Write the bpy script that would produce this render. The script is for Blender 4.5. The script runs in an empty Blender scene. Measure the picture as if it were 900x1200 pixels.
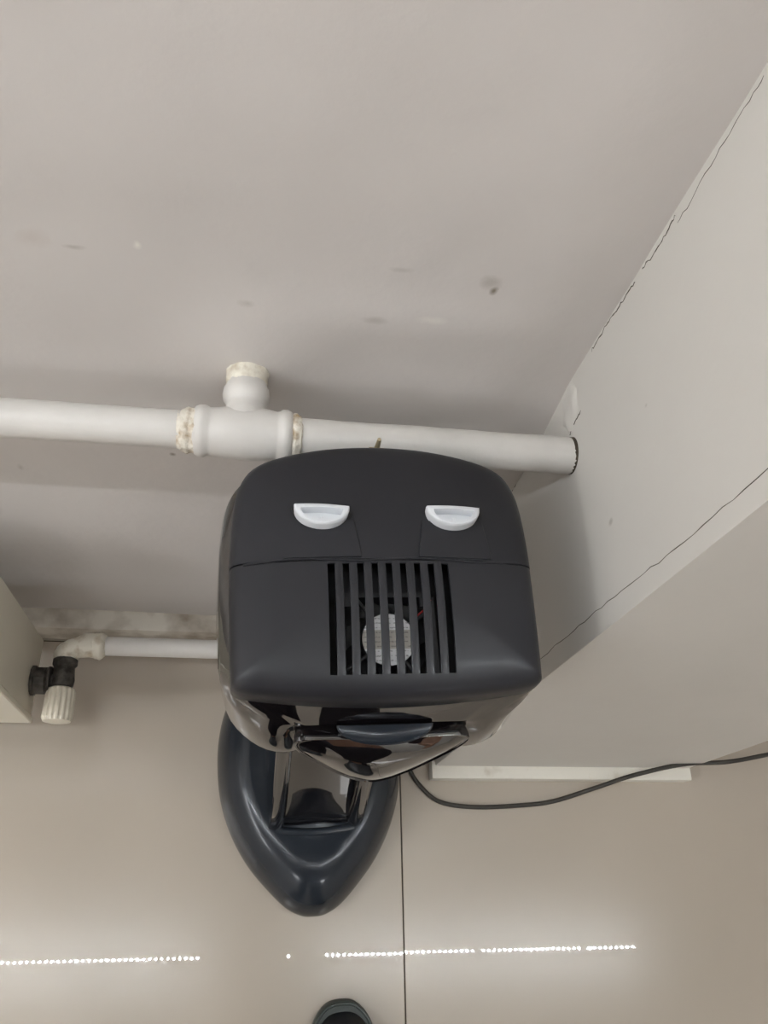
import bpy, bmesh, math, random
from mathutils import Vector, Matrix, noise
from mathutils.bvhtree import BVHTree
random.seed(7)
SC = bpy.context.scene
COL = SC.collection

# ------------------------------------------------------------------ camera
cam_d = bpy.data.cameras.new('camera'); cam = bpy.data.objects.new('camera', cam_d); COL.objects.link(cam)
cam_d.sensor_fit = 'VERTICAL'; cam_d.sensor_height = 36.0; cam_d.lens = 983.07 / 1200 * 36.0
cam_d.clip_start = 0.02
_R = Matrix(((0.98748, -0.05428, -0.14811), (-0.01653, 0.89814, -0.43940), (0.15688, 0.43635, 0.88600)))
cam.matrix_world = Matrix.Translation((0, 0, 1.5)) @ _R.to_4x4()
SC.camera = cam
# ------------------------------------------------------------------ world, exposure
SC.view_settings.view_transform = 'Standard'; SC.view_settings.look = 'None'
SC.view_settings.gamma = 1.0; SC.view_settings.use_curve_mapping = False
SC.view_settings.exposure = 0.0
W = bpy.data.worlds.new('world'); SC.world = W; W.use_nodes = True
W.node_tree.nodes['Background'].inputs[0].default_value = (0.9, 0.92, 1, 1)
W.node_tree.nodes['Background'].inputs[1].default_value = 0.3
LED_POWER = 695.0       # emission strength of the ceiling LED dots
FILL_POWER = 16.5       # emission strength of the added fill panels out of view
LED_Z = 2.50; LED_Y = -0.12

# ------------------------------------------------------------------ helpers
def srgb(r, g, b):
    f = lambda c: (c / 255 / 12.92) if c / 255 <= 0.04045 else ((c / 255 + 0.055) / 1.055) ** 2.4
    return (f(r), f(g), f(b), 1.0)

def mat(name, col, rough=0.5, metal=0.0, spec=0.5, ior=1.5, coat=0.0, coat_r=0.03, var=0.0, vscale=20.0,
        bump=0.0, bscale=60.0, bdist=0.002, emit=None, col2=None, detail=4.0, lo=0.35, hi=0.65):
    m = bpy.data.materials.new(name); m.use_nodes = True
    nt = m.node_tree; N = nt.nodes; L = nt.links; p = N['Principled BSDF']
    p.inputs['Base Color'].default_value = col; p.inputs['Roughness'].default_value = rough
    p.inputs['Metallic'].default_value = metal; p.inputs['IOR'].default_value = ior
    p.inputs['Specular IOR Level'].default_value = spec
    p.inputs['Coat Weight'].default_value = coat; p.inputs['Coat Roughness'].default_value = coat_r
    tc = N.new('ShaderNodeTexCoord')
    if col2 is None and var > 0: col2 = tuple(c * (1 - var) for c in col[:3]) + (1,)
    if col2 is not None:
        nz = N.new('ShaderNodeTexNoise'); nz.inputs['Scale'].default_value = vscale; nz.inputs['Detail'].default_value = detail
        L.new(tc.outputs['Object'], nz.inputs['Vector'])
        mr = N.new('ShaderNodeMapRange'); mr.inputs[1].default_value = lo; mr.inputs[2].default_value = hi
        L.new(nz.outputs[0], mr.inputs[0])
        mx = N.new('ShaderNodeMix'); mx.data_type = 'RGBA'; mx.inputs[6].default_value = col; mx.inputs[7].default_value = col2
        L.new(mr.outputs[0], mx.inputs[0]); L.new(mx.outputs[2], p.inputs['Base Color'])
    if bump > 0:
        nb = N.new('ShaderNodeTexNoise'); nb.inputs['Scale'].default_value = bscale; nb.inputs['Detail'].default_value = 5
        L.new(tc.outputs['Object'], nb.inputs['Vector'])
        b = N.new('ShaderNodeBump'); b.inputs['Strength'].default_value = bump; b.inputs['Distance'].default_value = bdist
        L.new(nb.outputs[0], b.inputs['Height']); L.new(b.outputs[0], p.inputs['Normal'])
    if emit:
        p.inputs['Emission Color'].default_value = emit[0]; p.inputs['Emission Strength'].default_value = emit[1]
    return m

def add_spots(m, spots):
    """flat dirt marks with a shape of their own: (centre, radii, colour, strength) in object space"""
    nt = m.node_tree; N = nt.nodes; L = nt.links; p = N['Principled BSDF']
    src = p.inputs['Base Color'].links[0].from_socket if p.inputs['Base Color'].links else None
    tc = N.new('ShaderNodeTexCoord')
    nz = N.new('ShaderNodeTexNoise'); nz.inputs['Scale'].default_value = 55; nz.inputs['Detail'].default_value = 4
    L.new(tc.outputs['Object'], nz.inputs['Vector'])
    for c, r, colr, st in spots:
        sub = N.new('ShaderNodeVectorMath'); sub.operation = 'SUBTRACT'; sub.inputs[1].default_value = c
        L.new(tc.outputs['Object'], sub.inputs[0])
        sc = N.new('ShaderNodeVectorMath'); sc.operation = 'MULTIPLY'; sc.inputs[1].default_value = tuple(1 / q for q in r)
        L.new(sub.outputs[0], sc.inputs[0])
        ln = N.new('ShaderNodeVectorMath'); ln.operation = 'LENGTH'; L.new(sc.outputs[0], ln.inputs[0])
        ad = N.new('ShaderNodeMath'); ad.operation = 'MULTIPLY_ADD'; ad.inputs[1].default_value = 1.6
        L.new(nz.outputs[0], ad.inputs[0]); L.new(ln.outputs['Value'], ad.inputs[2])
        mr = N.new('ShaderNodeMapRange'); mr.inputs[1].default_value = 1.0; mr.inputs[2].default_value = 1.9
        mr.inputs[3].default_value = st; mr.inputs[4].default_value = 0
        L.new(ad.outputs[0], mr.inputs[0])
        mx = N.new('ShaderNodeMix'); mx.data_type = 'RGBA'; mx.inputs[7].default_value = colr
        if src: L.new(src, mx.inputs[6])
        else: mx.inputs[6].default_value = p.inputs['Base Color'].default_value
        L.new(mr.outputs[0], mx.inputs[0]); src = mx.outputs[2]
    L.new(src, p.inputs['Base Color'])

def empty(name, loc, rz=0.0):
    o = bpy.data.objects.new(name, None); COL.objects.link(o); o.location = loc; o.rotation_euler.z = rz
    o.empty_display_size = 0.05
    return o

def tag(o, label=None, cat=None, group=None, kind=None):
    if label: o['label'] = label
    if cat: o['category'] = cat
    if group: o['group'] = group
    if kind: o['kind'] = kind
    return o

def mk(name, bm, m, parent=None, angle=40.0, smooth=True):
    bmesh.ops.recalc_face_normals(bm, faces=bm.faces)
    if smooth:
        a = math.radians(angle)
        for f in bm.faces: f.smooth = True
        for e in bm.edges:
            if len(e.link_faces) == 1: e.smooth = False
            elif len(e.link_faces) == 2 and e.calc_face_angle(0) > a: e.smooth = False
    me = bpy.data.meshes.new(name); bm.to_mesh(me); bm.free()
    me.materials.append(m)
    o = bpy.data.objects.new(name, me); COL.objects.link(o)
    if parent: o.parent = parent
    return o

def box(bm, lo, hi, bev=0.0, seg=2):
    r = bmesh.ops.create_cube(bm, size=1.0)
    vs = r['verts']
    for v in vs:
        v.co = Vector(tuple((lo[i] + hi[i]) / 2 + v.co[i] * (hi[i] - lo[i]) for i in range(3)))
    if bev > 0:
        es = {e for v in vs for e in v.link_edges}
        bmesh.ops.bevel(bm, geom=list(es), offset=bev, segments=seg, profile=0.7, affect='EDGES')
    return bm

def boxbm(lo, hi, bev=0.0, seg=2): return box(bmesh.new(), lo, hi, bev, seg)

def loft(bm, rings, cap0=True, cap1=True):
    R = [[bm.verts.new(p) for p in r] for r in rings]
    n = len(R[0])
    for a, b in zip(R, R[1:]):
        for i in range(n):
            bm.faces.new((a[i], a[(i + 1) % n], b[(i + 1) % n], b[i]))
    for c, r in ((cap0, R[0]), (cap1, R[-1])):
        if c:
            ctr = sum((v.co for v in r), Vector()) / n
            cv = bm.verts.new(ctr)
            for i in range(n): bm.faces.new((r[i], r[(i + 1) % n], cv))
    return bm

def catmull(P, k, closed=False):
    P = [Vector(p) for p in P]; n = len(P); out = []
    m = n if closed else n - 1
    for i in range(m):
        g = (lambda j: P[j % n]) if closed else (lambda j: P[min(max(j, 0), n - 1)])
        a, b, c, d = g(i - 1), g(i), g(i + 1), g(i + 2)
        for s in range(k):
            t = s / k
            out.append(0.5 * ((2 * b) + (c - a) * t + (2 * a - 5 * b + 4 * c - d) * t * t + (3 * b - a - 3 * c + d) * t ** 3))
    if not closed: out.append(P[-1])
    return out

def mirror(half, k=4):
    """half loop from front centre to back centre (x>=0) -> full smooth closed loop"""
    full = [Vector(p) for p in half] + [Vector((-p[0], p[1], p[2])) for p in reversed(half[1:-1])]
    return catmull(full, k, True)

def tube(bm, pts, rad, seg=16, caps=True):
    pts = [Vector(p) for p in pts]; n = len(pts)
    rr = rad if isinstance(rad, (list, tuple)) else [rad] * n
    t0 = (pts[1] - pts[0]).normalized()
    up = Vector((0, 0, 1)) if abs(t0.z) < 0.9 else Vector((0, 1, 0))
    u = t0.cross(up).normalized(); rings = []
    for i in range(n):
        t = (pts[min(i + 1, n - 1)] - pts[max(i - 1, 0)]).normalized()
        u = (u - t * u.dot(t)).normalized(); w = t.cross(u)
        rings.append([pts[i] + (u * math.cos(2 * math.pi * j / seg) + w * math.sin(2 * math.pi * j / seg)) * rr[i] for j in range(seg)])
    return loft(bm, rings, caps, caps)

def rough_up(bm, amp, scale, seed=0):
    off = Vector((seed * 7.3, seed * 3.1, 0))
    bm.normal_update()
    for v in bm.verts: v.co += v.normal * amp * noise.fractal(v.co * scale + off, 1.0, 2.0, 3)

def lathe_pts(axis_o, axis_d, prof):
    """profile [(t, r)] along an axis -> (points, radii) for tube"""
    o = Vector(axis_o); d = Vector(axis_d).normalized()
    return [o + d * t for t, r in prof], [max(r, 1e-4) for t, r in prof]

# ------------------------------------------------------------------ materials
WALLC = srgb(212, 206, 202)
m_wall = mat('painted_plaster', WALLC, 0.55, var=0.05, vscale=3.0, bump=0.25, bscale=35, bdist=0.004)
m_pillar = mat('pillar_plaster', srgb(214, 210, 204), 0.5, var=0.04, vscale=4.0, bump=0.2, bscale=30, bdist=0.003)
m_plain = mat('room_plaster', srgb(216, 212, 206), 0.7, var=0.03, vscale=1.5)
m_tile = mat('polished_cream_tile', srgb(176, 165, 152), 0.2, spec=0.5, coat=0.55, coat_r=0.012, var=0.035, vscale=2.2)
m_grout = mat('dark_grout', srgb(70, 62, 52), 0.9, var=0.2, vscale=60)
m_pipe = mat('white_gloss_paint', srgb(214, 210, 205), 0.38, var=0.06, vscale=25, bump=0.3, bscale=45, bdist=0.003)
m_pipe2 = mat('aged_white_paint', srgb(226, 220, 206), 0.45, col2=srgb(172, 154, 128), vscale=60, lo=0.52, hi=0.78, bump=0.5, bscale=80, bdist=0.003)
m_seal = mat('cracked_putty', srgb(228, 221, 208), 0.7, col2=srgb(168, 142, 106), vscale=90, lo=0.5, hi=0.72, bump=0.8, bscale=120, bdist=0.004)
m_bbtop = mat('dusty_skirting', srgb(220, 213, 202), 0.6, col2=srgb(140, 125, 107), vscale=14, lo=0.45, hi=0.72, bump=0.2)
m_skirt = mat('cream_skirting', srgb(200, 184, 156), 0.5, var=0.06, vscale=10)
m_skirtw = mat('white_skirting', srgb(222, 217, 206), 0.5, col2=srgb(180, 168, 150), vscale=22, lo=0.6, hi=0.8, bump=0.2)
m_crack = mat('crack_dark', srgb(72, 62, 50), 0.95, var=0.3, vscale=80)
m_rad = mat('cream_enamel', srgb(222, 215, 198), 0.35, var=0.03, vscale=6)
m_valve = mat('tarnished_metal', srgb(84, 80, 76), 0.45, metal=0.35, col2=srgb(46, 42, 38), vscale=90, bump=0.5, bscale=90)
m_rib = mat('ribbed_knob_plastic', srgb(225, 217, 200), 0.4, var=0.1, vscale=60)
m_head = mat('charcoal_plastic', srgb(36, 36, 40), 0.42, spec=0.28, var=0.06, vscale=9, coat=0.06, coat_r=0.12, bump=0.03, bscale=700, bdist=0.0004)
m_gloss = mat('piano_black', srgb(15, 12, 14), 0.03, ior=2.1, coat=0.5, coat_r=0.01)
m_base = mat('metallic_slate_plastic', srgb(38, 43, 50), 0.24, spec=0.32, metal=0.1, coat=0.22, coat_r=0.04, var=0.12, vscale=14)
m_dark = mat('fan_black', srgb(16, 16, 18), 0.5, var=0.1, vscale=30)
m_fan = mat('fan_grey', srgb(36, 36, 39), 0.5, var=0.1, vscale=30)
m_white = mat('white_plastic', srgb(216, 218, 222), 0.3, var=0.02, vscale=30)
m_wire = mat('red_wire', srgb(170, 40, 38), 0.4, var=0.1, vscale=60)
m_cord = mat('black_rubber', srgb(48, 44, 38), 0.5, var=0.15, vscale=50)
m_shoe = mat('black_leather', srgb(20, 22, 26), 0.4, var=0.25, vscale=40, bump=0.15, bscale=200)
m_sole = mat('green_grey_rubber', srgb(48, 56, 52), 0.4, var=0.2, vscale=40)
m_hook = mat('old_brass_hook', srgb(176, 162, 130), 0.5, metal=0.2, var=0.25, vscale=80)
m_alu = mat('aluminium_channel', srgb(190, 190, 190), 0.4, metal=0.8, var=0.05)
m_led = mat('led_emitter', (1, 1, 1, 1), 0.5, emit=((0.90, 0.96, 1.0, 1), LED_POWER))
m_fill = mat('fill_emitter', (1, 1, 1, 1), 0.5, emit=((0.96, 0.98, 1.0, 1), FILL_POWER))

# fan sticker: grey bands with rows of tiny print
m_lab = bpy.data.materials.new('fan_sticker_print'); m_lab.use_nodes = True
def _lab():
    nt = m_lab.node_tree; N = nt.nodes; L = nt.links; p = N['Principled BSDF']; p.inputs['Roughness'].default_value = 0.5
    tc = N.new('ShaderNodeTexCoord'); sx = N.new('ShaderNodeSeparateXYZ'); L.new(tc.outputs['Object'], sx.inputs[0])
    ab = N.new('ShaderNodeMath'); ab.operation = 'ABSOLUTE'; L.new(sx.outputs['Y'], ab.inputs[0])
    lt = N.new('ShaderNodeMath'); lt.operation = 'LESS_THAN'; lt.inputs[1].default_value = 0.0085; L.new(ab.outputs[0], lt.inputs[0])
    m1 = N.new('ShaderNodeMix'); m1.data_type = 'RGBA'; m1.inputs[6].default_value = srgb(226, 226, 228); m1.inputs[7].default_value = srgb(184, 178, 170)
    L.new(lt.outputs[0], m1.inputs[0])
    wv = N.new('ShaderNodeTexWave'); wv.bands_direction = 'Y'; wv.inputs['Scale'].default_value = 75
    L.new(tc.outputs['Object'], wv.inputs['Vector'])
    nz = N.new('ShaderNodeTexNoise'); nz.inputs['Scale'].default_value = 420; nz.inputs['Detail'].default_value = 1; L.new(tc.outputs['Object'], nz.inputs['Vector'])
    ml = N.new('ShaderNodeMath'); ml.operation = 'MULTIPLY'; L.new(wv.outputs[1], ml.inputs[0]); L.new(nz.outputs[0], ml.inputs[1])
    mr = N.new('ShaderNodeMapRange'); mr.inputs[1].default_value = 0.42; mr.inputs[2].default_value = 0.55; mr.inputs[4].default_value = 0.6
    L.new(ml.outputs[0], mr.inputs[0])
    m2 = N.new('ShaderNodeMix'); m2.data_type = 'RGBA'; m2.inputs[7].default_value = srgb(90, 88, 88)
    L.new(m1.outputs[2], m2.inputs[6]); L.new(mr.outputs[0], m2.inputs[0]); L.new(m2.outputs[2], p.inputs['Base Color'])
_lab()

# ================================================================== SETTING
X0, X1, Y0 = -3.2, 2.6, -3.2
PX, PXR, PY = 0.328, 0.802, 0.243          # pillar: left face, right face, front face
CEIL = 2.53
def wall_y(z):
    """the back wall leans: its foot stands proud of its upper part"""
    pts = [(-0.1, 0.489), (0.06, 0.491), (0.6, 0.508), (0.78, 0.524), (1.2, 0.526), (3, 0.526)]
    for (a, ya), (b, yb) in zip(pts, pts[1:]):
        if z <= b: return ya + (yb - ya) * (z - a) / (b - a)
    return 0.526

# floor: mortar bed with polished tiles
floor = tag(mk('floor', boxbm((X0, Y0, -0.06), (X1, 0.60, -0.0022)), m_grout, smooth=False), 'polished cream tiled floor', kind='structure')
T = 0.80; gx = 0.2705; gy = -0.345
tile_mesh = {}
for i in range(-5, 4):
    for j in range(-4, 2):
        x0 = max(gx + i * T, X0); x1 = min(gx + (i + 1) * T, X1); y0 = max(gy + j * T, Y0); y1 = min(gy + (j + 1) * T, 0.55)
        if x1 - x0 < 0.02 or y1 - y0 < 0.02: continue
        key = (round(x1 - x0, 3), round(y1 - y0, 3))
        if key not in tile_mesh:
            bm = boxbm((-(key[0] / 2 - 0.0011), -(key[1] / 2 - 0.0011), -0.012), (key[0] / 2 - 0.0011, key[1] / 2 - 0.0011, 0.0), 0.0006, 1)
            o = mk('tile', bm, m_tile, floor, smooth=False); tile_mesh[key] = o.data
        else:
            o = bpy.data.objects.new('tile', tile_mesh[key]); COL.objects.link(o); o.parent = floor
        o.location = ((x0 + x1) / 2, (y0 + y1) / 2, 0.0)
        o.rotation_euler = (0.0006 if i == 0 else random.uniform(-0.0002, 0.0002), 0, 0)

# back wall: a slightly uneven plastered surface
bm = bmesh.new()
xs = [X0, -2.0, -1.2] + [-0.8 + 0.014 * k for k in range(int((PX + 0.06 + 0.8) / 0.014) + 1)] + [1.2, X1]
zs = [-0.02 + 0.02 * k for k in range(66)] + [1.4, 1.6, 1.9, CEIL + 0.02]
grid = []
for z in zs:
    row = []
    for x in xs:
        y = wall_y(z)
        y += (0.0034 if z < 1.0 else 0.0022) * noise.fractal(Vector((x * 5, 0, z * 5)), 1.0, 2.0, 3)
        y -= 0.012 * math.exp(-(((x + 0.02) / 0.07) ** 2 + ((z - 0.79) / 0.06) ** 2))     # swelling of plaster round the pipe stub
        y -= 0.006 * math.exp(-(((x - 0.12) / 0.13) ** 2 + ((z - 0.86) / 0.03) ** 2))
        row.append(bm.verts.new((x, y, z)))
    grid.append(row)
back = [[bm.verts.new((x, 0.62, z)) for x in (X0, X1)] for z in (zs[0], zs[-1])]
for a, b in zip(grid, grid[1:]):
    for i in range(len(xs) - 1): bm.faces.new((a[i], a[i + 1], b[i + 1], b[i]))
bm.faces.new((back[0][0], back[0][1], back[1][1], back[1][0]))
wall_back = tag(mk('wall_back', bm, m_wall, angle=80), 'uneven grey white plastered back wall', kind='structure')
SPOT = srgb(120, 108, 92); LIGHTSP = srgb(232, 228, 220)
add_spots(m_wall, [((0.20, .525, 0.925), (.010, .05, .010), SPOT, .3), ((0.205, .525, 0.915), (.004, .05, .006), SPOT, .9),
    ((0.115, .525, 0.93), (.012, .05, .004), SPOT, .2), ((-0.02, .52, 0.87), (.009, .06, .005), SPOT, .25),
    ((0.10, .525, .865), (.012, .06, .005), SPOT, .25), ((0.155, .525, .87), (.016, .05, .006), LIGHTSP, .5),
    ((-0.115, .525, 0.93), (.004, .05, .006), LIGHTSP, .9), ((-0.20, .525, 0.925), (.016, .05, .012), srgb(170, 152, 140), .18),
    ((-0.17, .525, 0.92), (.010, .05, .003), SPOT, .3), ((-0.105, .51, .60), (.004, .05, .004), SPOT, .8),
    ((-0.29, .51, .545), (.004, .05, .008), SPOT, .25)])

# pillar
bm = boxbm((PX, PY, -0.02), (PXR, 0.60, CEIL + 0.01), 0.004, 2)
pillar = tag(mk('wall_pillar', bm, m_pillar), 'cream painted pillar jutting from the back wall', kind='structure')
add_spots(m_pillar, [((PX, .335, .83), (.02, .0035, .005), SPOT, .4), ((PX, .40, .93), (.02, .002, .003), SPOT, .3)])

# cracks: jagged dark slivers with depth
def crack(name, pts, w, parent, seed=0, jit=0.0018, normal=(-1, 0, 0)):
    rnd = random.Random(seed); P = catmull(pts, 10); n = Vector(normal); bm = bmesh.new(); rings = []
    for i, p in enumerate(P):
        t = (P[min(i + 1, len(P) - 1)] - P[max(i - 1, 0)]).normalized(); s = t.cross(n).normalized()
        q = p + s * rnd.uniform(-jit, jit); h = w * rnd.uniform(0.35, 1.0) * (0.25 if i in (0, len(P) - 1) else 1)
        rings.append([q - s * h + n * 0.0002, q - n * 0.002, q + s * h + n * 0.0002])
    loft(bm, rings)
    return mk(name, bm, m_crack, parent, smooth=False)
crack('crack', [(PX, .2665, .02), (PX, .268, .3), (PX, .268, .63), (PX, .266, .8), (PX, .262, .95), (PX, .264, 1.1), (PX, .266, 1.3)], 0.00045, pillar, 1, 0.0012)
yb = 0.5243
crack('crack', [(PX, yb - .002, .845), (PX, yb - .001, .88), (PX, yb - .002, .915), (PX, yb - .003, .95)], 0.0008, pillar, 2)
crack('crack', [(PX, yb - .003, .965), (PX, yb - .005, 1.0), (PX, yb - .002, 1.03)], 0.0008, pillar, 3)
crack('crack', [(PX, yb - .012, 1.03), (PX, yb - .006, 1.10), (PX, yb - .004, 1.16)], 0.0004, pillar, 4)
crack('crack', [(PX, .507, .56), (PX, .509, .60), (PX, .511, .64)], 0.0007, pillar, 5)
crack('crack', [(PX, .478, .80), (PX, .474, .775), (PX, .469, .765)], 0.0010, pillar, 6, 0.001)

# skirtings
bm = boxbm((X0, 0.458, 0.0), (PX, 0.52, 0.066), 0.004, 2)
bb = tag(mk('baseboard_back', bm, m_bbtop), 'dusty low skirting along the back wall', kind='structure')
bm = bmesh.new(); bx = [(PX - 0.008, PXR - 0.002, 0.031)]
box(bm, (PX - 0.006, PY - 0.021, 0.0), (PXR, PY + 0.01, 0.030), 0.003, 2); rough_up(bm, 0.0006, 40, 2)
tag(mk('baseboard_pillar', bm, m_skirtw), 'worn white skirting at the foot of the pillar', kind='structure')
# other walls and the ceiling of the room (behind and beside the photographer)
tag(mk('wall_left', boxbm((X0 - 0.1, Y0, -0.02), (X0, 0.60, CEIL), 0), m_plain, smooth=False), 'plain cream side wall of the room', kind='structure')
tag(mk('wall_right', boxbm((X1, Y0, -0.02), (X1 + 0.1, 0.60, CEIL), 0), m_plain, smooth=False), 'plain cream far side wall of the room', kind='structure')
tag(mk('wall_front', boxbm((X0, Y0 - 0.1, -0.02), (X1, Y0, CEIL), 0), m_plain, smooth=False), 'plain cream wall behind the photographer', kind='structure')
tag(mk('ceiling', boxbm((X0 - 0.1, Y0 - 0.1, CEIL), (X1 + 0.1, 0.62, CEIL + 0.08), 0), m_plain, smooth=False), 'plain cream ceiling', kind='structure')

# ------------------------------------------------------------------ ceiling LED strips (mirrored in the polished floor)
SEG = [(-2.2, -0.136, 'long LED strip on the ceiling left of the machine'),
       (0.224, 0.230, 'single small LED dot on the ceiling between two strips'),
       (0.377, 1.036, 'LED strip on the ceiling above the machine'),
       (1.060, 1.522, 'LED strip on the ceiling above the pillar'),
       (1.544, 1.774, 'short LED strip at the right end of the ceiling row')]
def led_strip(x0, x1, y, label):
    e = empty('led_strip', ((x0 + x1) / 2, y, LED_Z))
    tag(e, label, 'ceiling light', 'ceiling LED strips')
    h = (x1 - x0) / 2
    mk('channel', boxbm((-h - .01, -.012, .006), (h + .01, .012, CEIL - LED_Z), .002, 1), m_alu, e)
    bm = bmesh.new(); n = max(1, int(2 * h / 0.0240))
    for k in range(n):
        c = -h + (k + .5) * 2 * h / n
        box(bm, (c - .0038, -.0038, 0), (c + .0038, .0038, .0058))
    tag(mk('led_row', bm, m_led, e, smooth=False), kind='stuff')
for a, b, lb in SEG: led_strip(a, b, LED_Y, lb)
# unseen glowing panels added at ceiling height as fill for walls and pillar
for k, (x, y, lb) in enumerate([(-1.4, -2.75, 'added square fill panel towards the left wall'), (1.1, -2.75, 'added square fill panel behind the photographer'), (-2.85, -.45, 'added square fill panel near the left strip end'), (-2.85, -1.2, 'added square fill panel halfway along the left wall'), (-2.85, -1.95, 'added square fill panel in the far left part of the room')]):
    e = empty('fill_panel', (x, y, CEIL)); tag(e, lb, 'ceiling light', 'added fill panels')
    bm = bmesh.new(); 
    for lo, hi in (((-.31, -.31), (.31, -.28)), ((-.31, .28), (.31, .31)), ((-.31, -.28), (-.28, .28)), ((.28, -.28), (.31, .28))):
        box(bm, (lo[0], lo[1], -.02), (hi[0], hi[1], 0))
    mk('frame', bm, m_alu, e, smooth=False)
    mk('diffuser', boxbm((-.28, -.28, -.012), (.28, .28, -.004)), m_fill, e, smooth=False)

# ================================================================== HEATING PIPE with tee
PYC, PZC, PR = 0.4455, 0.762, 0.0192
hp = empty('heating_pipe', (-0.02, PYC, PZC)); tag(hp, 'thick white painted heating pipe with a tee along the back wall', 'pipe')
def hpart(name, bm, m, **k):
    o = mk(name, bm, m, hp, **k); o.matrix_parent_inverse = Matrix.Translation(-Vector((-0.02, PYC, PZC))); return o
def pz(x): return PZC + 0.0 * x
bm = bmesh.new(); tube(bm, [(-3.0 + i * 0.06, PYC, PZC) for i in range(49)] + [(-0.07, PYC, PZC)], PR, 24); rough_up(bm, .0006, 25, 1); hpart('pipe_run', bm, m_pipe)
bm = bmesh.new(); n = 40
tube(bm, [(0.02 + (PX + .004 - .02) * i / n, PYC, PZC) for i in range(n + 1)], PR + .0005, 24); rough_up(bm, .0007, 25, 2); hpart('pipe_run', bm, m_pipe)
# tee body: barrel with beads at both ends
prof = [(-.060, .0195), (-.052, .0215), (-.050, .0245), (-.046, .0265), (-.041, .0265), (-.037, .0245), (-.034, .0245), (-.02, .0262), (0, .0268), (.02, .0264), (.030, .0245), (.033, .0250), (.036, .0272), (.041, .0272), (.045, .025), (.047, .0205)]
P, Rr = lathe_pts((-.0165, PYC, PZC), (1, 0, 0), prof)
bm = bmesh.new(); tube(bm, P, Rr, 28); rough_up(bm, .0006, 40, 3); tee = hpart('tee_fitting', bm, m_pipe)
for x, s in ((-.0715, 4), (.0275, 5)):
    P, Rr = lathe_pts((x, PYC, PZC), (1, 0, 0), [(-.012, .0195), (-.008, .0218), (-.004, .0232), (0, .0226), (.004, .0238), (.008, .0225), (.012, .0196)])
    bm = bmesh.new(); tube(bm, catmull(P, 2), [Rr[min(i // 2, 6)] for i in range(13)], 36); rough_up(bm, .0018, 110, s); hpart('joint_putty', bm, m_seal, angle=70)
# branch that enters the wall
P, Rr = lathe_pts((-.0185, PYC, PZC), (0.0, 1, 0.10), [(0, .024), (.016, .0235), (.024, .0215), (.029, .0200), (.033, .0205), (.037, .0232), (.043, .0240), (.049, .0232), (.053, .0205), (.06, .0195), (.085, .0190)])
bm = bmesh.new(); tube(bm, P, Rr, 28); rough_up(bm, .0006, 50, 6); hpart('branch', bm, m_pipe)
P, Rr = lathe_pts((-.0185, PYC, PZC), (0.0, 1, 0.10), [(.054, .0200), (.057, .0218), (.062, .0215), (.068, .0222), (.073, .0205), (.08, .019)])
bm = bmesh.new(); tube(bm, catmull(P, 2), [Rr[min(i // 2, 5)] for i in range(11)], 36); rough_up(bm, .0018, 110, 8); hpart('wall_putty', bm, m_pipe2, angle=70)
# broken plaster lump where the pipe enters the pillar
bm = bmesh.new(); bmesh.ops.create_uvsphere(bm, u_segments=28, v_segments=18, radius=1.0)
for v in bm.verts: v.co = Vector((PX + .001 + v.co.x * .0036, .496 + v.co.y * .030, .775 + v.co.z * .026))
rough_up(bm, .003, 70, 9); o = mk('plaster_patch', bm, m_pillar, pillar, angle=60)
bm = bmesh.new(); tube(bm, [(PX - .0035, PYC, PZC), (PX + .002, PYC, PZC)], [.0196, .0204], 30)
mk('pipe_hole', bm, m_crack, pillar)
# bracket hook standing in front of the pipe
bm = bmesh.new(); hx = .1115
tube(bm, catmull([(hx, PYC - .020, PZC + .002), (hx, PYC - .0255, PZC + .010), (hx, PYC - .0275, PZC + .030), (hx, PYC - .0275, PZC + .052)], 5), [.0030] * 12 + [.0026, .0024, .0022, .0018], 10)
box(bm, (hx - .008, PYC - .0295, PZC + .028), (hx + .008, PYC - .0255, PZC + .034), .001, 1)
hpart('bracket_hook', bm, m_hook)

# ================================================================== RADIATOR, valve and its pipe
RX, RZ0, RZ1, RY0, RY1 = -0.336, 0.100, 0.47, 0.293, 0.425
rad = empty('radiator', (-0.85, (RY0 + RY1) / 2, 0)); tag(rad, 'cream enamelled panel radiator by the left edge beside the valve', 'radiator')
def rp(name, bm, m, parent=rad, **k):
    o = mk(name, bm, m, parent, **k)
    o.matrix_parent_inverse = Matrix.Translation(-Vector((-0.85, (RY0 + RY1) / 2, 0))) if parent is rad else Matrix.Identity(4); return o
rp('end_panel', boxbm((RX - .004, RY0 + .010, RZ0), (RX, RY1, RZ1), .0015, 2), m_rad)
rp('end_panel', boxbm((-1.366, RY0 + .010, RZ0), (-1.362, RY1, RZ1), .0015, 2), m_rad)
rp('front_panel', boxbm((-1.368, RY0 - .002, RZ0 - .004), (RX + .002, RY0 + .009, RZ1), .004, 3), m_rad)
rp('back_panel', boxbm((-1.36, RY1 - .012, RZ0), (RX - .006, RY1 - .004, RZ1 - .02), .002, 2), m_rad)
for k in range(26):
    x = -1.345 + k * .0385
    rp('grille_bar', boxbm((x, RY0 + .012, RZ1 - .012), (x + .012, RY1 - .014, RZ1 - .004)), m_rad, smooth=False)
for x in (-1.2, -.52):
    bm = boxbm((x, RY1 - .004, 0.0), (x + .03, RY1 + .0, RZ0 + .02)); box(bm, (x, RY0 + .02, 0), (x + .03, RY1, .006)); rp('support_foot', bm, m_rad, smooth=False)

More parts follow.
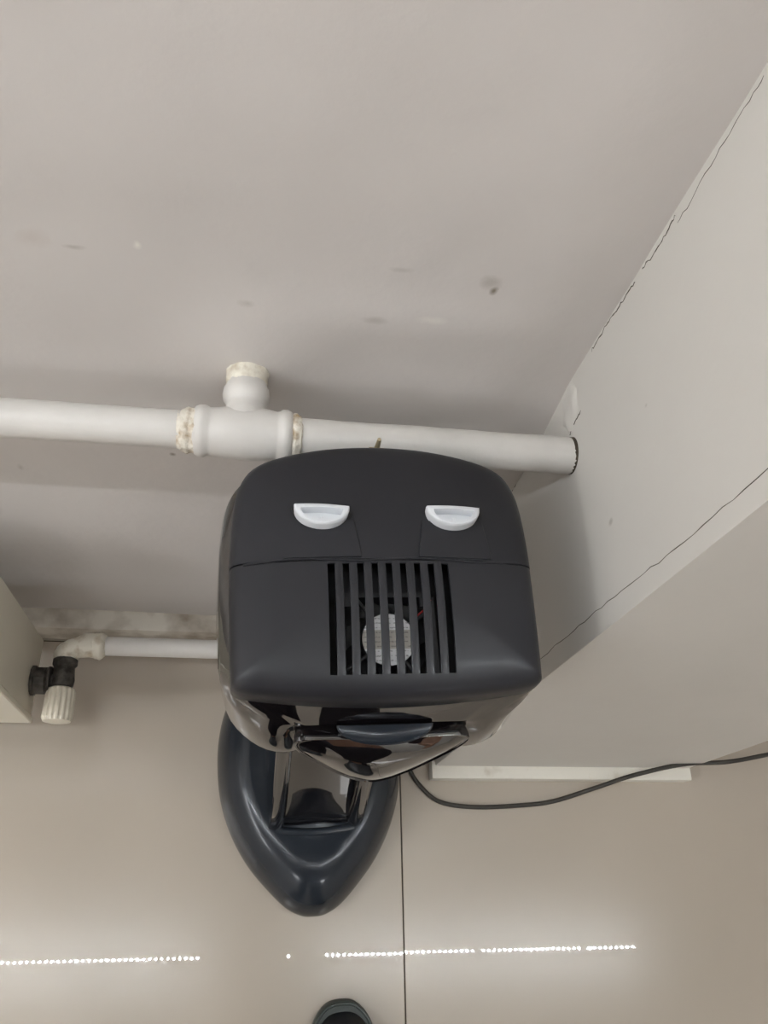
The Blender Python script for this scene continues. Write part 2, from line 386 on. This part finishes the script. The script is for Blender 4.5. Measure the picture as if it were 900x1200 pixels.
VX, VY, VZ = -0.290, 0.350, 0.132
vt = empty('radiator_valve', (VX, VY, VZ)); tag(vt, 'dark tarnished radiator valve with a ribbed cream thermostat knob', 'valve')
P, Rr = lathe_pts((0, 0, 0), (0, 1, 0), [(-.012, .013), (-.008, .017), (0, .018), (.012, .0165), (.022, .0155), (.026, .019), (.034, .019), (.037, .015)])
bm = bmesh.new(); tube(bm, P, Rr, 20); rough_up(bm, .0015, 80, 3); mk('valve_body', bm, m_valve, vt)
P, Rr = lathe_pts((0, 0, 0), (-1, 0, 0), [(.008, .012), (.016, .012), (.017, .0215), (.020, .0235), (.024, .0205), (.025, .0215), (.040, .0215), (.041, .024), (.0455, .024)])
bm = bmesh.new(); tube(bm, P, Rr, 12); mk('union_nut', bm, m_valve, vt, angle=25)
bm = bmesh.new(); N_ = 64
rings = []
for y, r in ((-.010, .014), (-.013, .0205), (-.017, .0225), (-.058, .0235), (-.063, .021), (-.065, .012)):
    rings.append([Vector((math.cos(2 * math.pi * j / N_) * (r - (.0028 if (j % 4) in (0, 1) and -.060 < y < -.014 else 0)), y, math.sin(2 * math.pi * j / N_) * (r - (.0028 if (j % 4) in (0, 1) and -.060 < y < -.014 else 0)))) for j in range(N_)])
loft(bm, rings); kn = mk('thermostat_knob', bm, m_rib, vt, angle=20)
tag(kn, 'ribbed cream thermostat knob')

sp = empty('radiator_pipe', (0, 0, 0.132)); sp.location = (-0.05, .409, .132); tag(sp, 'thin white painted pipe low above the floor leading to the valve', 'pipe')
def spp(name, bm, m, **k):
    o = mk(name, bm, m, sp, **k); o.matrix_parent_inverse = Matrix.Translation((.05, -.409, -.132)); return o
LY = .409
bm = bmesh.new(); tube(bm, [(-.245 + (PX + .004 + .245) * i / 40, LY, VZ) for i in range(41)], .0152, 20); rough_up(bm, .0004, 40, 5); spp('pipe_run', bm, m_pipe)
pts = catmull([(-.240, LY, VZ), (-.258, LY, VZ), (-.276, LY - .004, VZ), (-.287, LY - .012, VZ), (-.2905, LY - .021, VZ), (-.2905, LY - .026, VZ)], 5)
bm = bmesh.new(); tube(bm, pts, [.0185 + .0015 * math.sin(i * .5) for i in range(len(pts))], 22); rough_up(bm, .002, 70, 6); spp('elbow', bm, m_pipe2, angle=60)
P, Rr = lathe_pts((-.243, LY, VZ), (1, 0, 0), [(-.008, .019), (-.004, .0215), (0, .021), (.003, .0225), (.007, .0205), (.012, .0155)])
bm = bmesh.new(); tube(bm, P, Rr, 28); rough_up(bm, .0012, 90, 7); spp('joint_putty', bm, m_pipe2, angle=60)

# ================================================================== THE MACHINE
MC = empty('pedestal_machine', (0.1185, 0.200, 0.0), math.radians(2.6))
tag(MC, 'black pedestal machine with vented head, glossy column and pointed slate base', 'machine')
RIM = .805
TOPH = [(0, -.034), (.06, -.0315), (.115, -.0255), (.1315, -.0205), (.1345, -.008), (.1365, .05), (.1370, .10), (.1350, .14), (.1300, .165), (.118, .184), (.093, .1965), (.05, .2065), (0, .210)]
topring = [(x, y, 0) for x, y in TOPH]
C0 = Vector((0, .088))
def shell():
    bm = bmesh.new(); rings = []
    base = mirror(topring, 4)
    prof = ((1.0, -.020), (1.003, -.008), (1.0, 0), (.995, .0045), (.985, .0082), (.968, .0115), (.945, .0140), (.91, .0163), (.86, .0185), (.78, .0210), (.68, .0232), (.56, .0252), (.42, .0268), (.28, .0279), (.14, .0285), (.05, .0287))
    for q_ in catmull([Vector((a, b, 0)) for a, b in prof], 4):
        s, dz = q_.x, q_.y
        r = []
        for p in base:
            d = Vector((p.x, p.y)) - C0
            # shrink by a constant-ish inset near the rim, by scale further in
            q = C0 + d * s
            r.append(Vector((q.x, q.y, RIM + dz)))
        rings.append(r)
    loft(bm, rings, cap0=False, cap1=True)
    bmesh.ops.recalc_face_normals(bm, faces=bm.faces)
    return bm
_t = shell(); BVH = BVHTree.FromBMesh(_t); _t.free()
def topz(x, y):
    h = BVH.ray_cast(Vector((x, y, 1.2)), Vector((0, 0, -1)))
    return h[0].z if h[0] else RIM
YS = .0845; OX = .0535; OY0, OY1 = -.0145, .0815
def cut(bm, co, no):
    bmesh.ops.bisect_plane(bm, geom=list(bm.verts) + list(bm.edges) + list(bm.faces), plane_co=co, plane_no=no, clear_outer=False, clear_inner=False)
def cover(name, front):
    bm = shell()
    bmesh.ops.bisect_plane(bm, geom=list(bm.verts) + list(bm.edges) + list(bm.faces), plane_co=(0, YS + (-.0005 if front else .0005), 0), plane_no=(0, 1, 0), clear_outer=front, clear_inner=not front)
    if front:
        for co, no in (((OX, 0, 0), (1, 0, 0)), ((-OX, 0, 0), (1, 0, 0)), ((0, OY0, 0), (0, 1, 0)), ((0, OY1, 0), (0, 1, 0))): cut(bm, co, no)
        kill = [f for f in bm.faces if abs(f.calc_center_median().x) < OX and OY0 < f.calc_center_median().y < OY1 and f.calc_center_median().z > RIM]
        bmesh.ops.delete(bm, geom=kill, context='FACES')
    else:
        for v in bm.verts:
            if v.co.z > RIM - .03: v.co.z += .0012
    o = mk(name, bm, m_head, MC, angle=50)
    md = o.modifiers.new('thickness', 'SOLIDIFY'); md.thickness = .0026; md.offset = -1
    return o
rear = cover('rear_cover', False); front = cover('front_cover', True)
# seam lip of the rear cover
bm = bmesh.new(); pts = [(x, YS + .0002 + .0012 * math.sin(x * 60), topz(x, YS) + .0006) for x in [(-.125 + .25 * i / 50) for i in range(51)]]
tube(bm, pts, .0011, 6); mk('seam_lip', bm, m_head, rear)
# slats over the fan
pitch = 2 * OX / 8.55
for k in range(8):
    xc = (k - 3.5) * pitch; w = .0034; bm = bmesh.new(); rings = []
    for i in range(15):
        y = OY0 - .0008 + (OY1 - OY0 + .0016) * i / 14; z = topz(xc, y)
        rings.append([Vector((xc - w, y, z - .0026)), Vector((xc - w, y, z - .0003)), Vector((xc - w * .8, y, z)), Vector((xc + w * .8, y, z)), Vector((xc + w, y, z - .0003)), Vector((xc + w, y, z - .0026))])
    loft(bm, rings); mk('slat', bm, m_head, front, angle=60)
# rounded slot ends (front): little webs
# latch panels and white half-moon latches
for sx, lab in ((-1, 'left'), (1, 'right')):
    xc = sx * .0592 + .0015; yt = .1315
    bm = bmesh.new(); rows = []
    for i in range(9):
        y = YS + .002 + (yt - .012 - YS) * i / 8; hw = .0335 - .0055 * i / 8
        row = []
        for j in range(9):
            x = xc + hw * (j / 4 - 1); row.append(Vector((x, y, topz(x, y) + .0030)))
        rows.append(row)
    V = [[bm.verts.new(p) for p in r] for r in rows]; Vb = [[bm.verts.new(p - Vector((0, 0, .003))) for p in r] for r in rows]
    for A in (V, Vb):
        for a, b in zip(A, A[1:]):
            for j in range(8): bm.faces.new((a[j], a[j + 1], b[j + 1], b[j]))
    for (i, j) in [(0, 0)]:
        ring = [(0, j) for j in range(9)] + [(i, 8) for i in range(1, 9)] + [(8, j) for j in range(7, -1, -1)] + [(i, 0) for i in range(7, 0, -1)]
        for a, b in zip(ring, ring[1:] + ring[:1]): bm.faces.new((V[a[0]][a[1]], V[b[0]][b[1]], Vb[b[0]][b[1]], Vb[a[0]][a[1]]))
    mk('latch_plate', bm, m_head, rear, angle=50)
    gb = bmesh.new(); tube(gb, [(xc + .0338 - .0055 * i / 8, YS + .003 + (yt - .012 - YS) * i / 8, topz(xc + .0338 - .0055 * i / 8, YS + .003 + (yt - .012 - YS) * i / 8) + .0012) for i in range(9)], .0007, 6)
    mk('latch_groove', gb, m_dark, rear)
    # half-moon: flat edge towards the back
    def moon(hw, h, z, yo, n=20):
        r = []
        for i in range(n + 1):
            a = math.pi * i / n
            r.append(Vector((hw * math.cos(a), yo - h * (math.sin(a) ** .9), z)))
        k = 8
        for i in range(1, k): r.append(Vector((-hw + 2 * hw * i / k, yo + .0012 * math.sin(math.pi * i / k), z)))
        return r
    bm = bmesh.new()
    loft(bm, [moon(.0240, .0190, -.004, 0), moon(.0246, .0196, .004, 0), moon(.0240, .0190, .0066, -.0003), moon(.0228, .0178, .0074, -.0010),
              moon(.0186, .0116, .0074, -.0042), moon(.0180, .0111, .0064, -.0044), moon(.0176, .0108, -.0012, -.0046)], True, True)
    la = mk('latch', bm, m_white, MC, angle=50)
    la.location = (xc, yt, topz(xc, yt - .010) + .0050); la.rotation_euler = (math.radians(-9), 0, math.radians(-2))
    tag(la, 'white half-moon latch')
    mk('finger_rib', boxbm((-.0016, -.0156, -.0015), (.0016, -.0105, .0040), .0006, 1), m_white, la)
    # dark slot that the latch sits in
    bm = bmesh.new(); loft(bm, [moon(.0275, .0150, -.003, .002), moon(.0275, .0150, .0, .002)])
    sl = mk('latch_slot', bm, m_dark, rear); sl.location = (xc + .0015, yt, topz(xc, yt - .008) + .0018); sl.rotation_euler = (math.radians(-9), 0, math.radians(-2))

# cooling fan under the slats
FX, FY, FZ = .000, .020, .809
bm = bmesh.new()
for a in range(4):
    r = Matrix.Rotation(a * math.pi / 2, 4, 'Z')
    b2 = bmesh.new(); box(b2, (-.043, .0385, -.02), (.043, .043, 0)); box(b2, (.030, .030, -.004), (.0385, .0385, 0)); b2.transform(r)
    me = bpy.data.meshes.new('t'); b2.to_mesh(me); b2.free(); bm.from_mesh(me); bpy.data.meshes.remove(me)
fan = mk('cooling_fan', bm, m_fan, MC, smooth=False); fan.location = (FX, FY, FZ)
bm = bmesh.new(); P, Rr = lathe_pts((0, 0, -.018), (0, 0, 1), [(0, .0245), (.0165, .0245), (.0178, .0235)]); tube(bm, P, Rr, 36); mk('hub', bm, m_dark, fan)
bm = bmesh.new(); P, Rr = lathe_pts((0, 0, -.0004), (0, 0, 1), [(0, .0232), (.0006, .0232)]); tube(bm, P, Rr, 48); tag(mk('sticker', bm, m_lab, fan, smooth=False), 'round white and grey printed sticker')
for k in range(7):
    a = k * 2 * math.pi / 7; bm = bmesh.new(); rings = []
    for i in range(6):
        t = i / 5; r = .023 + .0145 * t; aa = a + .35 * t
        c = lambda d, z: Vector((math.cos(aa + d) * r, math.sin(aa + d) * r, z))
        rings.append([c(-.26, -.004), c(.26, -.013), c(.26, -.0142), c(-.26, -.0052)])
    loft(bm, rings); mk('blade', bm, m_dark, fan)
for k in range(4):
    a = math.radians(35 + 90 * k); d = Vector((math.cos(a), math.sin(a), 0)); bm = bmesh.new()
    tube(bm, [d * .022 + Vector((0, 0, -.002)), d * .046 + Vector((0, 0, -.002))], .0019, 6); mk('strut', bm, m_fan, fan)
bm = bmesh.new(); tube(bm, catmull([(.020, .014, .0008), (.026, .020, .003), (.034, .027, .003), (.040, .036, .0)], 5), .0008, 6); mk('wire', bm, m_wire, fan)
bm = boxbm((-.075, -.015, -.004), (.075, .16, 0)); tr = mk('inner_tray', bm, m_dark, MC, smooth=False); tr.location = (0, 0, .772)

# lower head body: bow shaped loft
def R3(h, z=None): return mirror([(p[0], p[1], p[2] if len(p) > 2 else z) for p in h], 4)
A = [(x * .975, C0.y + (y - C0.y) * .985, RIM - .014) for x, y in TOPH]
A1 = [(x * 1.004, C0.y + (y - C0.y) * 1.004, RIM - .021) for x, y in TOPH]
Bk = [(.1445, .05, .776), (.1455, .10, .776), (.144, .14, .776), (.139, .167, .776), (.125, .188, .776), (.099, .200, .776), (.05, .210, .776), (0, .213, .776)]
B = [(0, -.042, .765), (.05, -.0425, .765), (.083, -.041, .764), (.116, -.030, .769), (.1405, -.004, .775)] + Bk
B1 = [(0, -.038, .759), (.05, -.0385, .759), (.088, -.042, .757), (.121, -.032, .762), (.1435, -.004, .768)] + [(x * 1.012, y, .769) for x, y, z in Bk]
Bg = [(0, -.030, .745), (.05, -.031, .745), (.088, -.046, .742), (.117, -.036, .745), (.1405, -.007, .748)] + [(x * 1.02, y, .750) for x, y, z in Bk]
Cc = [(0, -.036, .705), (.05, -.045, .705), (.086, -.0545, .709), (.116, -.044, .712), (.1395, -.014, .712)] + [(x * 1.03, y - .001, .712) for x, y, z in Bk]
C1 = [(0, -.034, .690), (.05, -.043, .690), (.085, -.0525, .694), (.115, -.042, .696), (.1385, -.013, .696)] + [(x * 1.025, y - .001, .696) for x, y, z in Bk]
D = [(0, -.026, .668), (.048, -.032, .668), (.078, -.036, .668), (.105, -.028, .668), (.125, -.008, .668)] + [(x * .9, C0.y + (y - C0.y) * .92, .668) for x, y, z in Bk]
bm = bmesh.new(); loft(bm, [R3(q) for q in (A, A1, B, B1, Bg, Cc, C1, D)], cap0=False); body = mk('head_body', bm, m_gloss, MC, angle=32)

# front visor: shield shaped panel
VH = [(0, 0), (.045, 0), (.068, .012), (.078, .07), (.079, .16), (.071, .32), (.055, .53), (.036, .76), (.016, .94), (0, 1.0)]
def vis(s, bul, dep):
    out = []
    for p in catmull([Vector((x, t, 0)) for x, t in VH] + [Vector((-x, t, 0)) for x, t in reversed(VH[1:-1])], 4, True):
        x = p.x * s; t = .36 + (p.y - .36) * s
        q = Vector((x, -.0510 - .024 * t - .002 * (1 - (x / .09) ** 2), .758 - .092 * t))
        out.append(q + Vector((0, -.90, .43)) * bul + Vector((0, .90, -.20)) * dep)
    return out
bm = bmesh.new(); loft(bm, [vis(.86, 0, .030), vis(.97, 0, .014), vis(1.0, .0, .004), vis(1.0, .0012, 0), vis(.985, .0018, 0), vis(.955, .0008, 0), vis(.93, .0012, 0), vis(.8, .0045, 0), vis(.55, .0085, 0), vis(.3, .0105, 0), vis(.1, .011, 0)])
visor = mk('visor', bm, m_gloss, MC, angle=45)
bm = bmesh.new(); n = 28
def half(hw, h, z, dz): return [Vector((hw * math.cos(math.pi * i / n), -.044 - h * math.sin(math.pi * i / n), z - dz * math.sin(math.pi * i / n))) for i in range(n + 1)]
loft(bm, [half(.038, .010, .748, .008), half(.043, .0170, .766, .005), half(.0417, .0158, .7675, .005), half(.036, .012, .766, .006), half(.02, .006, .7640, .004)])
mk('scoop', bm, m_base, visor, angle=50)

# column with two side posts
bm = bmesh.new(); rings = []
for z, w, fy, by in ((.070, .061, -.060, .125), (.095, .058, -.054, .12), (.114, .055, -.046, .118), (.130, .054, -.037, .115), (.17, .054, -.022, .12), (.25, .054, .010, .125), (.35, .054, .045, .135), (.50, .055, .072, .15), (.675, .057, .08, .15)):
    rings.append(mirror([(0, fy, z), (w * .6, fy, z), (w * .95, fy + .002, z), (w, fy + .015, z), (w, (fy + by) / 2 + .01, z), (w * .95, by - .015, z), (w * .7, by, z), (0, by, z)], 3))
loft(bm, rings); colm = mk('column', bm, m_gloss, MC, angle=50); colm.location.x = -.005
for s in (-1, 1):
    bm = bmesh.new(); rings = []
    for z, x0, x1, fy, by in ((.066, .050, .0745, -.066, .11), (.105, .050, .0735, -.061, .11), (.135, .051, .0725, -.056, .11), (.18, .052, .0715, -.044, .115), (.25, .052, .0715, -.020, .12), (.35, .053, .0715, .014, .13), (.50, .054, .0725, .048, .145), (.675, .055, .074, .062, .145)):
        rings.append([Vector((s * p.x, p.y, p.z)) for p in catmull([(x0, fy + .012, z), (x0 + .002, fy + .004, z), ((x0 + x1) / 2, fy, z), (x1 - .002, fy + .003, z), (x1, fy + .010, z), (x1 + .002, (fy + by) / 2 + .01, z), (x1 + .002, by - .01, z), (x1 - .004, by, z), (x0, by - .004, z), (x0, (fy + by) / 2 + .01, z)], 3, True)])
    loft(bm, rings); mk('side_post', bm, m_gloss, colm, angle=50)

# base
BH = [(0, -.190), (.020, -.1875), (.045, -.174), (.075, -.145), (.106, -.108), (.132, -.062), (.149, -.012), (.156, .040), (.155, .095), (.142, .150), (.112, .195), (.065, .220), (0, .228)]
def bring(s, z, front_drop=0.0, c=(0, .035)):
    out = []
    for x, y in BH:
        q = Vector((c[0] + (x - c[0]) * s, c[1] + (y - c[1]) * s)); out.append((q.x, q.y, z - front_drop * max(0, -q.y)))
    return mirror(out, 5)
bm = bmesh.new()
loft(bm, [bring(.965, 0), bring(.995, .002), bring(1.0, .008), bring(.995, .018), bring(.975, .030), bring(.94, .045), bring(.90, .057), bring(.85, .067), bring(.80, .0745), bring(.75, .0795), bring(.70, .0820), bring(.65, .0825), bring(.60, .0815), bring(.54, .0800), bring(.48, .0795), bring(.40, .082), bring(.25, .085)])
base = mk('base', bm, m_base, MC, angle=60); base.location.x = -.005
bm = bmesh.new(); tube(bm, [(-.062 + .124 * i / 20, -.0625 - .006 * math.cos((i / 10 - 1) * 1.4), .078) for i in range(21)], .0065, 12); mk('deck_ridge', bm, m_base, base)

# ================================================================== CORD
bm = bmesh.new()
pts = [(.290, .262, .006), (.288, .240, .005), (.304, .214, .0045), (.338, .187, .0045), (.399, .178, .0045), (.484, .181, .0045), (.545, .188, .008), (.617, .208, .032), (.680, .226, .055), (.765, .242, .075), (.85, .246, .085), (.945, .262, .085), (1.05, .275, .085), (1.2, .29, .12)]
tube(bm, catmull(pts, 8), .0038, 10)
tag(mk('power_cord', bm, m_cord), 'thin black power cord trailing across the floor from the machine', 'cord')

# ================================================================== PHOTOGRAPHER (only a shoe toe shows; the rest is mirrored in the glossy front)
m_skin = mat('skin', srgb(196, 150, 122), 0.5, var=0.06, vscale=30)
m_jacket = mat('dark_maroon_jacket', srgb(44, 26, 28), 0.85, var=0.15, vscale=25)
m_trouser = mat('black_trousers', srgb(24, 24, 28), 0.85, var=0.15, vscale=25)
m_hair = mat('black_hair', srgb(22, 19, 18), 0.5, var=0.3, vscale=60)
PB = Vector((.073, -.375, 0))
person = empty('person', PB); tag(person, 'person in dark jacket, black trousers and black shoes, toe showing at the bottom edge', 'person')
def figure(name, nodes, edges, m, root, lev=2):
    ks = list(nodes); me = bpy.data.meshes.new(name)
    me.from_pydata([nodes[k][0] for k in ks], [(ks.index(a), ks.index(b)) for a, b in edges], [])
    o = bpy.data.objects.new(name, me); COL.objects.link(o); o.parent = person; me.materials.append(m)
    o.modifiers.new('skin', 'SKIN').use_smooth_shade = True
    sv = me.skin_vertices[0].data
    for i, k in enumerate(ks):
        rr = nodes[k][1]; sv[i].radius = rr if isinstance(rr, tuple) else (rr, rr); sv[i].use_root = (k == root)
    sd = o.modifiers.new('sub', 'SUBSURF'); sd.levels = lev; sd.render_levels = lev
    return o
FR = (.103, .03, .085); FL = (-.100, -.02, .085)
nb = {'pelvis': ((0, 0, .93), (.13, .095)), 'waist': ((0, 0, 1.08), (.115, .085)), 'chest': ((0, .005, 1.27), (.125, .092)), 'clav': ((0, .0, 1.385), (.085, .065)),
      'neck': ((0, .008, 1.445), .048), 'throat': ((0, .022, 1.495), .048), 'jaw': ((0, .050, 1.545), (.056, .066)), 'face': ((0, .052, 1.595), (.066, .080)), 'brow': ((0, .047, 1.645), (.064, .082)), 'crown': ((0, .040, 1.682), (.040, .052)),
      'nose': ((0, .138, 1.598), .010), 'nosetip': ((0, .150, 1.586), .010), 'earR': ((.072, .045, 1.60), .012), 'earL': ((-.072, .045, 1.60), .012)}
eb = [('pelvis', 'waist'), ('waist', 'chest'), ('chest', 'clav'), ('clav', 'neck'), ('neck', 'throat'), ('throat', 'jaw'), ('jaw', 'face'), ('face', 'brow'), ('brow', 'crown'), ('face', 'nose'), ('nose', 'nosetip'), ('face', 'earR'), ('face', 'earL')]
nj = {k: (nb[k][0], tuple(q + .014 for q in nb[k][1])) for k in ('pelvis', 'waist', 'chest')}; nj['clav'] = ((0, 0, 1.385), (.10, .075)); nj['collar'] = ((0, .006, 1.44), .060)
ej = [('pelvis', 'waist'), ('waist', 'chest'), ('chest', 'clav'), ('clav', 'collar')]
nt_ = {'pelvis': ((0, 0, .95), (.140, .105)), 'hip': ((0, 0, .88), (.135, .105))}; et = [('pelvis', 'hip')]
for s_, F in (('R', FR), ('L', FL)):
    d = 1 if s_ == 'R' else -1
    P_ = {'thigh': ((d * .092, 0, .82), .080), 'knee': ((d * .098, .012 + F[1] * .5, .49), .056), 'calf': ((d * .10, -.005 + F[1] * .8, .36), .054), 'ankle': ((F[0], F[1], .10), .030), 'heel': ((F[0], F[1], .06), .024), 'ball': ((F[0], F[1] + .10, .038), (.024, .012))}
    for k, v in P_.items(): nb[k + s_] = v
    eb += [('pelvis', 'thigh' + s_), ('thigh' + s_, 'knee' + s_), ('knee' + s_, 'calf' + s_), ('calf' + s_, 'ankle' + s_), ('ankle' + s_, 'heel' + s_), ('heel' + s_, 'ball' + s_)]
    for k, q in (('thigh', .100), ('knee', .074), ('calf', .068), ('ankle', .060)): nt_[k + s_] = (P_[k][0], q)
    et += [('hip', 'thigh' + s_), ('thigh' + s_, 'knee' + s_), ('knee' + s_, 'calf' + s_), ('calf' + s_, 'ankle' + s_)]
    A_ = {'sho': ((d * .175, 0, 1.375), .055), 'elb': ((d * .225, -.02, 1.09), .042), 'wri': ((d * .235, .07, .86), .028), 'palm': ((d * .233, .09, .80), (.024, .038))}
    for k, v in A_.items(): nb[k + s_] = v
    eb += [('clav', 'sho' + s_), ('sho' + s_, 'elb' + s_), ('elb' + s_, 'wri' + s_), ('wri' + s_, 'palm' + s_)]
    for i, (dy, ln) in enumerate(((.030, .068), (.011, .078), (-.009, .073), (-.027, .058))):
        a = (d * .231, .097 + dy, .765); b_ = (d * .226, .105 + dy, .765 - ln * .5); c_ = (d * .214, .107 + dy, .765 - ln * .95)
        nb['f%d%s' % (i, s_)] = (a, .0095); nb['g%d%s' % (i, s_)] = (b_, .0088); nb['h%d%s' % (i, s_)] = (c_, .0078)
        eb += [('palm' + s_, 'f%d%s' % (i, s_)), ('f%d%s' % (i, s_), 'g%d%s' % (i, s_)), ('g%d%s' % (i, s_), 'h%d%s' % (i, s_))]
    nb['t0' + s_] = ((d * .222, .128, .800), .011); nb['t1' + s_] = ((d * .212, .143, .768), .0095)
    eb += [('palm' + s_, 't0' + s_), ('t0' + s_, 't1' + s_)]
    for k, q in (('sho', .070), ('elb', .056), ('wri', .042)): nj[k + s_] = (A_[k][0], q)
    ej += [('clav', 'sho' + s_), ('sho' + s_, 'elb' + s_), ('elb' + s_, 'wri' + s_)]
figure('body', nb, eb, m_skin, 'pelvis'); figure('jacket', nj, ej, m_jacket, 'pelvis'); figure('trousers', nt_, et, m_trouser, 'pelvis')
bm = bmesh.new(); bmesh.ops.create_uvsphere(bm, u_segments=28, v_segments=18, radius=1.0)
bmesh.ops.delete(bm, geom=[v for v in bm.verts if v.co.z < -.35 or (v.co.y > .35 and v.co.z < .45)], context='VERTS')
for v in bm.verts: v.co = Vector((v.co.x * .078, .036 + v.co.y * .095, 1.625 + v.co.z * .085))
o = mk('hair', bm, m_hair, person); o.modifiers.new('t', 'SOLIDIFY').thickness = .008
for d in (-1, 1):
    bm = bmesh.new(); bmesh.ops.create_uvsphere(bm, u_segments=14, v_segments=10, radius=.011); o = mk('eye', bm, m_white, person); o.location = (d * .030, .122, 1.612)
bm = bmesh.new(); tube(bm, catmull([(-.022, .118, 1.552), (0, .125, 1.551), (.022, .118, 1.552)], 5), .004, 8); mk('mouth', bm, m_wire, person)
SO = [(0, .150), (.022, .146), (.040, .128), (.0505, .100), (.053, .065), (.048, .02), (.040, -.03), (.037, -.075), (.036, -.115), (.026, -.140), (0, -.148)]
def so(s, z): return mirror([(x * s, y * s, z) for x, y in SO], 3)
def up(z, sx, toe, heel): return mirror([(x * sx, heel + (y + .148) / .298 * (toe - heel), z) for x, y in SO], 3)
bm = bmesh.new()
loft(bm, [up(.018, .93, .136, -.140), up(.034, .93, .132, -.142), up(.046, .88, .118, -.142), up(.058, .80, .082, -.141), up(.070, .74, .040, -.140), up(.085, .72, .0, -.139), up(.100, .72, -.018, -.138), up(.101, .64, -.026, -.132), up(.085, .62, -.022, -.130), up(.05, .6, 0, -.125)], True, True)
shoe = mk('shoe', bm, m_shoe, person, angle=60); shoe.location = (FR[0], .12, 0); shoe.rotation_euler.z = math.radians(4)
bm = bmesh.new(); loft(bm, [so(.97, 0), so(1.0, .004), so(1.0, .020), so(.985, .024), so(.93, .026)]); subs = [mk('sole', bm, m_sole, shoe)]
bm = bmesh.new(); tube(bm, [p for p in so(.965, .027)] + [so(.965, .027)[0]], .0022, 6, caps=False); subs.append(mk('welt', bm, m_sole, shoe))
for k in range(4):
    y = .050 - .022 * k; z = .066 + .012 * k; bm = bmesh.new()
    tube(bm, catmull([(-.020, y, z - .001), (-.008, y + .003, z + .004), (.008, y - .001, z + .004), (.020, y + .002, z - .001)], 4), .0022, 8); subs.append(mk('lace', bm, m_cord, shoe))
s2 = shoe.copy(); COL.objects.link(s2); s2.location = (FL[0], .065, 0); s2.rotation_euler.z = math.radians(-5)
for q in subs:
    c = q.copy(); COL.objects.link(c); c.parent = s2
tag(shoe, 'black shoe with a green grey rim')
